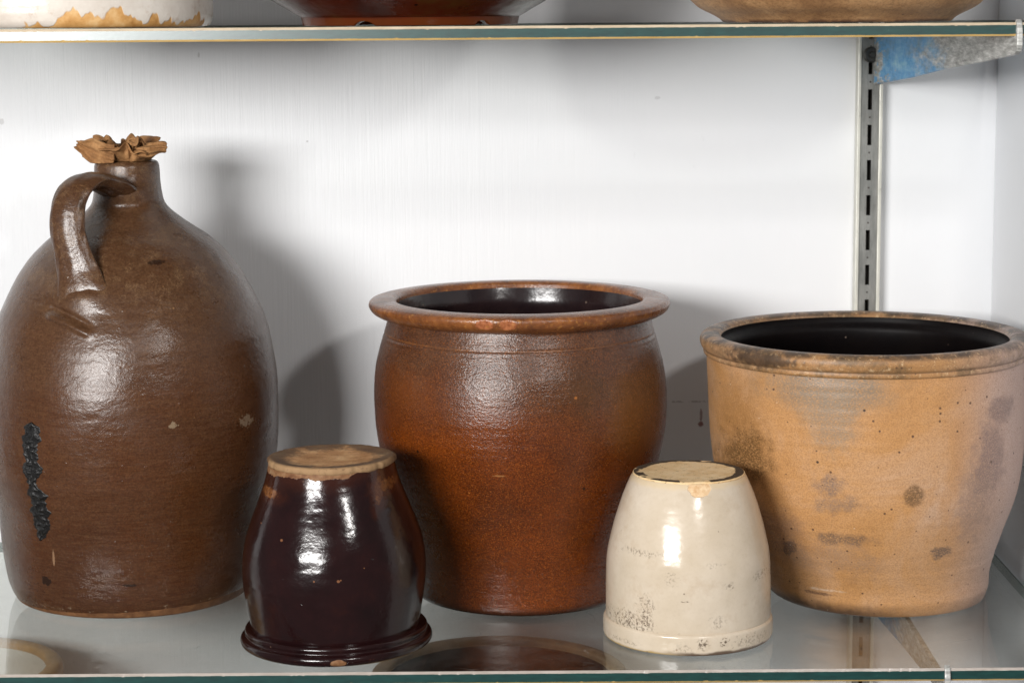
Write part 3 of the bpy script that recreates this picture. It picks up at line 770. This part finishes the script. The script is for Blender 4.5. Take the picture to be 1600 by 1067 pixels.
# thick black glaze drip lying proud of the wall of the jug
jr_z = jprof[:jprof[:, 1].argmax(), :]
order = np.argsort(jr_z[:, 1])
def jug_r(z): return np.interp(z, jr_z[order, 1], jr_z[order, 0])
nu, nv = 220, 30
V = []; F = []
g = np.random.default_rng(12)
blobs = [(g.uniform(0, 1), g.uniform(-0.8, 0.8), g.uniform(0.006, 0.018), g.uniform(0.10, 0.28), g.uniform(0.3, 1.0)) for _ in range(170)]
for i in range(nu):
    u = i / (nu - 1)
    z = 0.1660 - u * 0.1010
    az = np.interp(u, [0, .1, .2, .4, .5, .6, .75, .9, 1], [-30.4, -30.2, -31.0, -30.6, -31.0, -29.6, -29.4, -30.6, -32.2])
    hwid = np.interp(u, [0, .03, .08, .14, .17, .3, .4, .46, .52, .55, .6, .64, .68, .75, .8, .86, .93, 1], [0, 2.2, 3.4, 3.2, 2.6, 2.5, 3.2, 2.4, 1.1, 2.6, 3.3, 2.3, 3.3, 3.5, 2.7, 3.2, 2.6, 0])
    hwid *= 1.45 * (1 + 0.10 * math.sin(u * 53) + 0.10 * math.sin(u * 31 + 2))
    for j in range(nv):
        w = -1 + 2 * j / (nv - 1)
        th = R(az + w * max(hwid, 0.05) + 0.25 * math.sin(u * 23) + 0.35 * w * math.sin(u * 83 + 3 * w) + 0.22 * w * math.sin(u * 171 + w))
        hh = 0
        for (bu, bw, su, swid, am) in blobs:
            hh += am * math.exp(-((u - bu) / su) ** 2 - ((w - bw) / swid) ** 2)
        rr = float(jug_r(z)) + float(jdisp(np.array(th), np.array(z))) + (-0.0009 if abs(w) == 1 or i in (0, nu - 1) else 0.0003 + 0.0010 * min(hh, 1.5) * (1 - w ** 4))
        V.append((rr * math.sin(th) + float(joff(z)), -rr * math.cos(th), z))
    if i:
        for j in range(nv - 1):
            a = (i - 1) * nv + j
            F.append((a, a + nv, a + nv + 1, a + 1))
mesh_obj('glaze_drip', V, F, mat_plain("black_blistered_glaze", srgb(16, 14, 14), 0.45, 0.45, 700), jug)

# ------------------------------------------------------------------ crumpled leather stopper
m_lea = mat_leather()
st = thing('leather_stopper', (JX + 0.001, JY, 0.3684), 'crumpled tan leather plug stuffed into the neck of the big jug', 'stopper')
def ruffle(name, seed, r0, r1, zlo, zhi, pl, amp, turn=0.0, lobe=0.0):
    g = np.random.default_rng(seed)
    nt, nr = 300, 34
    ph = g.uniform(0, 6.28, 8); V = []; F = []
    for i in range(nr):
        u = i / (nr - 1)
        for j in range(nt):
            t = 2 * math.pi * j / nt
            w = t + 0.30 * math.sin(2 * t + ph[0]) + 0.16 * math.sin(5 * t + ph[1])
            fold = math.sin(pl * w + ph[2] + 1.3 * u) * 0.7 + 0.45 * math.sin((pl + 4) * w + ph[3] - 2 * u) + 0.10 * math.sin((2 * pl + 3) * w + ph[4] + 3 * u)
            fold = math.copysign(abs(fold) ** 0.7, fold)
            r = r0 + (r1 - r0) * u ** 0.8 + amp * fold * u ** 0.7
            r += lobe * u ** 1.5 * (math.exp(-((((t + math.pi / 2 - 0.2) + math.pi) % (2 * math.pi) - math.pi) / 0.42) ** 2))
            z = zlo + (zhi - zlo) * (math.sin(u * math.pi / 2 * (1 + turn))) + 0.0034 * u * math.sin(3 * w + ph[5]) + 0.0022 * u * math.sin(8 * w + ph[6])
            r += 0.0013 * math.sin(5 * u + 3 * w + ph[7])
            V.append((r * math.sin(t), -r * math.cos(t), z))
    for i in range(nr - 1):
        for j in range(nt):
            a, b = i * nt + j, i * nt + (j + 1) % nt
            F.append((a, b, b + nt, a + nt))
    o = mesh_obj(name, V, F, m_lea, st)
    m = o.modifiers.new('thick', 'SOLIDIFY'); m.thickness = 0.0012
    return o
ruffle('outer_fold', 5, 0.0205, 0.0320, -0.0006, 0.0085, 6, 0.0052, 0.25, 0.006)
ruffle('inner_fold', 9, 0.010, 0.0225, 0.001, 0.0125, 5, 0.0055, 0.15)
ruffle('middle_fold', 21, 0.016, 0.0275, 0.000, 0.0130, 6, 0.0050, 0.3)
# tucked core down into the neck
lathe('plug', [(0.0165, -0.018), (0.0178, -0.006), (0.018, 0.0), (0.015, 0.006), (0.008, 0.009), (0.001, 0.010)], m_lea, st, 48, lambda t, z: 0.0012 * np.sin(5 * t + z * 300), None, True, True)
st.scale = (0.93, 0.93, 1.12)
# left flap and right rolled end
def flap(name, pts, wid, curl):
    c = spline(pts, 0.0012); n = len(c); V = []; F = []; m = 20
    tn = np.gradient(c, axis=0); tn /= np.linalg.norm(tn, axis=1)[:, None]
    for i in range(n):
        sdir = np.cross(tn[i], np.array([0, 1.0, 0])); sdir /= np.linalg.norm(sdir); nn = np.cross(tn[i], sdir)
        u = i / (n - 1); ww = np.interp(u, np.linspace(0, 1, len(wid)), wid)
        for j in range(m):
            w = -1 + 2 * j / (m - 1)
            V.append(c[i] + sdir * ww * (w + 0.10 * math.sin(7 * u + 2)) + nn * (curl * (w * w - 0.3) + 0.0010 * math.sin(9 * w + 8 * u) + 0.0009 * math.sin(6 * u + 2 * w)))
        if i:
            for j in range(m - 1):
                a = (i - 1) * m + j; F.append((a, a + m, a + m + 1, a + 1))
    o = mesh_obj(name, V, F, m_lea, st)
    md = o.modifiers.new('thick', 'SOLIDIFY'); md.thickness = 0.0012
    return o
flap('flap', [(-0.006, -0.028, 0.006), (-0.019, -0.026, 0.0065), (-0.030, -0.021, 0.009), (-0.0425, -0.013, 0.0125)], [0.006, 0.0080, 0.0088, 0.0045, 0.0030], 0.0022)
flap('rolled_end', [(0.014, -0.026, 0.006), (0.024, -0.023, 0.008), (0.033, -0.017, 0.0095), (0.0385, -0.014, 0.0095)], [0.004, 0.005, 0.0046, 0.0044], -0.0045)

# ------------------------------------------------------------------ chestnut crock
CX, CY = 0.0065, 0.237
ck = thing('stoneware_crock', (CX, CY, 0.0004), 'chestnut brown crock with wide flat rim, in the middle between the two upside-down jars', 'crock')
wc = wobble(11, 0.00006, 0.0005, 0.0004)
m_ck = mat_crock(); m_ckr = mat_crock('rim')
cp = [(0.0850, 0.0), (0.0885, 0.0010), (0.0900, 0.0035), (0.0903, 0.0070), (0.0915, 0.0160), (0.0950, 0.0341), (0.1022, 0.0621), (0.1098, 0.0899), (0.1172, 0.1165), (0.1216, 0.1385), (0.1234, 0.1600), (0.1229, 0.1813),
      (0.1204, 0.2000), (0.1190, 0.2048), (0.1174, 0.2110), (0.1145, 0.2215), (0.1118, 0.2310), (0.1105, 0.2370)]
def cdisp(th, z):
    v = wc(th, z)
    return v - 0.0005 * np.exp(-((z - 0.2225) / 0.0011) ** 2) + 0.0003 * np.exp(-((z - 0.2205) / 0.001) ** 2)
lathe('body', spline(cp, 0.0010), m_ck, ck, 360, cdisp, None, cap_start=True)
def rdisp(th, z):
    v = wc(th, z)
    t = np.degrees((th + np.pi) % (2 * np.pi) - np.pi)
    for a in (-12.8, -4.5):
        v = v - 0.0013 * np.exp(-((t - a) / 2.3) ** 4 - ((z - 0.2455) / 0.0034) ** 4)
    return v
lathe('rim', spline([(0.1085, 0.2355), (0.1130, 0.2366), (0.1195, 0.2388), (0.1248, 0.2425), (0.1268, 0.2466), (0.1258, 0.2498), (0.1210, 0.2515), (0.1130, 0.2522), (0.1070, 0.2518), (0.1042, 0.2500), (0.1034, 0.2465)], 0.0008), m_ckr, ck, 360, rdisp)
m_lin = mat_lining("dark_plum_lining", srgb(26, 17, 20), srgb(40, 28, 28), 0.2)
lathe('lining', spline([(0.1034, 0.2466), (0.1020, 0.2400), (0.1008, 0.2330), (0.1030, 0.2230), (0.1075, 0.2100), (0.1150, 0.1850), (0.1170, 0.1600), (0.1110, 0.1200), (0.0950, 0.0620), (0.0850, 0.0220), (0.0780, 0.0100), (0.04, 0.009), (0.002, 0.009)], 0.003), m_lin, ck, 160, wc, None, False, True)

# ------------------------------------------------------------------ tan pot
PX, PY = 0.2965, 0.227
pt = thing('stoneware_crock', (PX, PY, 0.0004), 'wide tan crock with rolled rim, dark inside and stained with one round brown spot', 'crock')
wp = wobble(17, 0.00008, 0.0008, 0.0007)
m_pt = mat_pot(); m_ptr = mat_pot('rim')
pp = [(0.0870, 0.0), (0.0892, 0.0008), (0.0910, 0.0030), (0.0945, 0.0100), (0.0988, 0.0239), (0.1063, 0.0412), (0.1154, 0.0623), (0.1235, 0.0850), (0.1267, 0.0982), (0.1292, 0.1164), (0.1312, 0.1395), (0.1320, 0.1635), (0.1323, 0.1777), (0.1325, 0.1950), (0.1320, 0.2040)]
poff = lambda z: np.interp(z, [0, 0.009, 0.024, 0.041, 0.062, 0.085, 0.14, 0.21], [0.0125, 0.0108, 0.0072, 0.0040, 0.0018, 0.0016, 0.0006, -0.0020])
lathe('body', spline(pp, 0.0010), m_pt, pt, 360, wp, poff, cap_start=True)
lathe('rim', spline([(0.1300, 0.2030), (0.1335, 0.2036), (0.1348, 0.2052), (0.1347, 0.2070), (0.1343, 0.2082), (0.1362, 0.2102), (0.1374, 0.2145), (0.1364, 0.2188), (0.1330, 0.2212), (0.1272, 0.2218), (0.1218, 0.2204), (0.1196, 0.2175)], 0.0008), m_ptr, pt, 360, wp, poff)
m_lin2 = mat_lining("black_slip_lining", srgb(10, 7, 8), srgb(16, 11, 10), 0.5)
lathe('lining', spline([(0.1196, 0.2176), (0.1190, 0.2120), (0.1150, 0.2090), (0.1150, 0.2000), (0.1210, 0.1800), (0.1230, 0.1400), (0.1180, 0.0900), (0.0950, 0.0250), (0.0850, 0.0120), (0.04, 0.0100), (0.002, 0.01)], 0.003), m_lin2, pt, 160, wp, poff, False, True)

# ------------------------------------------------------------------ upside-down dark jar
dj = thing('stoneware_jar', (-0.1397, 0.083, 0.0004), 'small dark plum glazed jar standing upside down, bare clay base up', 'jar')
wd = wobble(23, 0.000035, 0.0004, 0.0005)
m_dj = mat_dark_jar(); m_djr = mat_dark_jar('rim')
lathe('body', spline([(0.0655, 0.0125), (0.0664, 0.0160), (0.0672, 0.0207), (0.0693, 0.0331), (0.0714, 0.0485), (0.0718, 0.0640), (0.0692, 0.0829), (0.0644, 0.0983), (0.0579, 0.1151), (0.0527, 0.1293), (0.0500, 0.1390), (0.0490, 0.1436)], 0.0007), m_dj, dj, 320, wd)
lathe('rim', spline([(0.0600, 0.0004), (0.0660, 0.0), (0.0715, 0.0005), (0.0745, 0.0024), (0.0753, 0.0052), (0.0743, 0.0078), (0.0722, 0.0089), (0.0712, 0.0096), (0.0712, 0.0110), (0.0716, 0.0126), (0.0706, 0.0146), (0.0680, 0.0155), (0.0660, 0.0162), (0.0640, 0.0165)], 0.0005), m_djr, dj, 320, wobble(24, 0.00006, 0.0003, 0.0004))
clay1 = mat_clay_base("bare_buff_clay", (srgb(150, 104, 62), srgb(184, 138, 92), srgb(212, 172, 126)), srgb(74, 56, 42))
def chipedge(seed, a):
    g = np.random.default_rng(seed); ph = g.uniform(0, 6.28, 6)
    def f(t, z):
        s = sum(np.sin(k * t + p) / (1 + i * 0.5) for i, (k, p) in enumerate(zip((3, 7, 13, 19, 29, 41), ph)))
        return a * s * (z > 0.0) * 0.5
    return f
lathe('base', spline([(0.0482, 0.1425), (0.0494, 0.1440), (0.0496, 0.1462), (0.0490, 0.1478), (0.0470, 0.1484), (0.0440, 0.1482), (0.0400, 0.1474), (0.0300, 0.1464), (0.0150, 0.1460), (0.0010, 0.1459)], 0.0006), clay1, dj, 320, chipedge(2, 0.0011), None, False, True)
dj.rotation_euler = (0, R(-0.5), 0)

# ------------------------------------------------------------------ upside-down cream jar
wjr = thing('stoneware_jar', (0.138, 0.100, 0.0004), 'small cream glazed jar standing upside down, with brown dirt marks', 'jar')
ww = wobble(31, 0.00003, 0.0004, 0.0003)
m_wj = mat_cream(); m_wjr = mat_cream('rim')
lathe('body', spline([(0.0640, 0.0145), (0.0652, 0.0165), (0.0655, 0.0190), (0.0654, 0.0270), (0.0653, 0.0462), (0.0644, 0.0655), (0.0616, 0.0799), (0.0575, 0.0954), (0.0516, 0.1130), (0.0472, 0.1235), (0.0452, 0.1275), (0.0438, 0.1293)], 0.0007), m_wj, wjr, 320, ww)
lathe('rim', spline([(0.0580, 0.0004), (0.0640, 0.0), (0.0662, 0.0006), (0.0670, 0.0022), (0.0673, 0.0070), (0.0672, 0.0130), (0.0668, 0.0152), (0.0655, 0.0165), (0.0640, 0.0167)], 0.0006), m_wjr, wjr, 320, wobble(32, 0.00004, 0.0003, 0.0002))
clay2 = mat_clay_base("bare_cream_clay", (srgb(214, 178, 128), srgb(230, 200, 154), srgb(238, 214, 176)), srgb(40, 28, 22), True)
def chip(t, z):
    d = np.degrees((t + np.pi) % (2 * np.pi) - np.pi)
    return chipedge(6, 0.0002)(t, z) - 0.0016 * np.exp(-((d - 6) / 9) ** 4)
lathe('base', spline([(0.0430, 0.1284), (0.0440, 0.1294), (0.0436, 0.1304), (0.0420, 0.1309), (0.0350, 0.1306), (0.0200, 0.1303), (0.0010, 0.1303)], 0.0006), clay2, wjr, 320, chip, None, False, True)

# ------------------------------------------------------------------ vessels on the upper shelf
uc = thing('stoneware_crock', (-0.3435, 0.125, ZU + 0.0004), 'white glazed crock with drips over bare tan foot, on the upper shelf', 'crock')
wu = wobble(41, 0.0001, 0.0006, 0.0005)
m_uc = mat_white_crock()
lathe('body', spline([(0.1050, 0.0), (0.1085, 0.0007), (0.1112, 0.0040), (0.1122, 0.0090), (0.1128, 0.0300), (0.1140, 0.0800), (0.1150, 0.1500), (0.1140, 0.1900)], 0.0016), m_uc, uc, 256, wu, None, cap_start=True)
lathe('rim', spline([(0.1130, 0.1890), (0.1200, 0.1920), (0.1215, 0.1970), (0.1190, 0.2010), (0.1100, 0.2015), (0.1060, 0.1980)], 0.0015), m_uc, uc, 160)
lathe('lining', spline([(0.1060, 0.1982), (0.1065, 0.1500), (0.1060, 0.0500), (0.1000, 0.0120), (0.05, 0.0100), (0.002, 0.01)], 0.005), m_lin, uc, 96, None, None, False, True)

ub = thing('stoneware_bowl', (-0.0775, 0.14, ZU + 0.0004), 'shiny russet brown bowl on a notched foot, on the upper shelf', 'bowl')
wb = wobble(43, 0.0001, 0.0004, 0.0004)
m_ub = mat_bowl()
def footcut(name, mat, parent):
    segs = 256; V = []; F = []
    notch = [(-22, 5.5), (43, 5), (100, 5), (160, 5), (-80, 5), (-140, 5)]
    levels = 9
    for ring, (rb, rt) in enumerate(((0.0835, 0.0850), (0.0770, 0.0780))):
        for k in range(levels):
            for j in range(segs):
                t = 2 * math.pi * j / segs; d = (math.degrees(t) + 180) % 360 - 180
                lift = max([0.0] + [0.0034 * math.sqrt(max(0, 1 - ((d - a) / w) ** 2)) for a, w in notch])
                z = lift + (0.0065 - lift) * k / (levels - 1)
                r = rb + (rt - rb) * (z / 0.0065)
                V.append((r * math.sin(t), -r * math.cos(t), z))
    def idx(ring, k, j): return ring * levels * segs + k * segs + (j % segs)
    for j in range(segs):
        for k in range(levels - 1):
            F.append((idx(0, k, j), idx(0, k, j + 1), idx(0, k + 1, j + 1), idx(0, k + 1, j)))
            F.append((idx(1, k, j + 1), idx(1, k, j), idx(1, k + 1, j), idx(1, k + 1, j + 1)))
        F.append((idx(1, 0, j), idx(1, 0, j + 1), idx(0, 0, j + 1), idx(0, 0, j)))
    return mesh_obj(name, V, F, mat, parent)
footcut('foot', m_ub, ub)
lathe('body', spline([(0.0700, 0.0055), (0.0838, 0.0058), (0.0868, 0.0072), (0.0968, 0.0130), (0.1045, 0.0175), (0.1085, 0.0200), (0.1190, 0.0275), (0.1300, 0.0420), (0.1370, 0.0620), (0.1385, 0.0800), (0.1400, 0.0860), (0.1390, 0.0900), (0.1350, 0.0905), (0.1330, 0.0870), (0.1310, 0.0600), (0.1180, 0.0340), (0.0900, 0.0190), (0.002, 0.0170)], 0.0016), m_ub, ub, 256, wb, None, True, True)

up = thing('stoneware_bowl', (0.2555, 0.145, ZU + 0.0004), 'pitted tan bowl with rounded sides and no glaze, on the upper shelf', 'bowl')
wq = wobble(47, 0.0002, 0.0007, 0.0008)
m_up = mat_rough_tan()
lathe('body', spline([(0.0860, 0.0), (0.0890, 0.0006), (0.0915, 0.0030), (0.0975, 0.0065), (0.1065, 0.0110), (0.1120, 0.0150), (0.1180, 0.0215), (0.1230, 0.0320), (0.1265, 0.0480), (0.1280, 0.0700), (0.1260, 0.1000), (0.1240, 0.1150)], 0.0012), m_up, up, 256, wq, None, True)
lathe('rim', spline([(0.1230, 0.1140), (0.1290, 0.1160), (0.1310, 0.1200), (0.1290, 0.1240), (0.1230, 0.1250), (0.1170, 0.1220)], 0.0012), m_up, up, 160, wq)
lathe('lining', spline([(0.1170, 0.1222), (0.1180, 0.1000), (0.1180, 0.0500), (0.1000, 0.0150), (0.05, 0.0110), (0.002, 0.011)], 0.005), m_lin, up, 96, None, None, False, True)

# ------------------------------------------------------------------ crocks on the shelf below, seen through the glass
def low_crock(x, y, r, rimw, label, mrim, mlin, seed):
    t = thing('stoneware_crock', (x, y, -0.49), label, 'crock')
    H = 0.41; w = wobble(seed, 0.0001, 0.0005, 0.0005)
    lathe('body', spline([(r * 0.80, 0.0), (r * 0.83, 0.004), (r * 0.88, 0.06), (r * 0.98, 0.16), (r * 1.0, 0.24), (r * 0.97, 0.33), (r * 0.90, H - 0.02)], 0.004), mrim, t, 128, w, None, True)
    lathe('rim', spline([(r * 0.90, H - 0.022), (r * 0.97, H - 0.018), (r, H - 0.010), (r * 0.985, H - 0.002), (r - rimw * 0.5, H), (r - rimw * 0.95, H - 0.002), (r - rimw, H - 0.007)], 0.001), mrim, t, 200, w)
    lathe('lining', spline([(r - rimw, H - 0.0068), (r - rimw * 0.95, H - 0.04), (r * 0.9, H * 0.6), (r * 0.8, 0.05), (r * 0.7, 0.012), (0.002, 0.010)], 0.006), mlin, t, 96, w, None, False, True)
    return t
low_crock(-0.0132, 0.2675, 0.1132, 0.0150, 'brown rimmed crock with dark inside, seen through the lower glass beneath the chestnut crock',
          mat_plain("grey_brown_rim_glaze", srgb(170, 138, 104), 0.4, 0.3, 160), m_lin2, 51)
low_crock(-0.502, 0.2900, 0.1005, 0.0150, 'pale lined crock with mottled tan rim, seen through the lower glass beneath the jug',
          mat_plain("mottled_tan_rim", srgb(196, 152, 92), 0.5, 0.4, 120), mat_lining("chalky_white_lining", srgb(206, 196, 182), srgb(226, 218, 206), 0.4), 53)
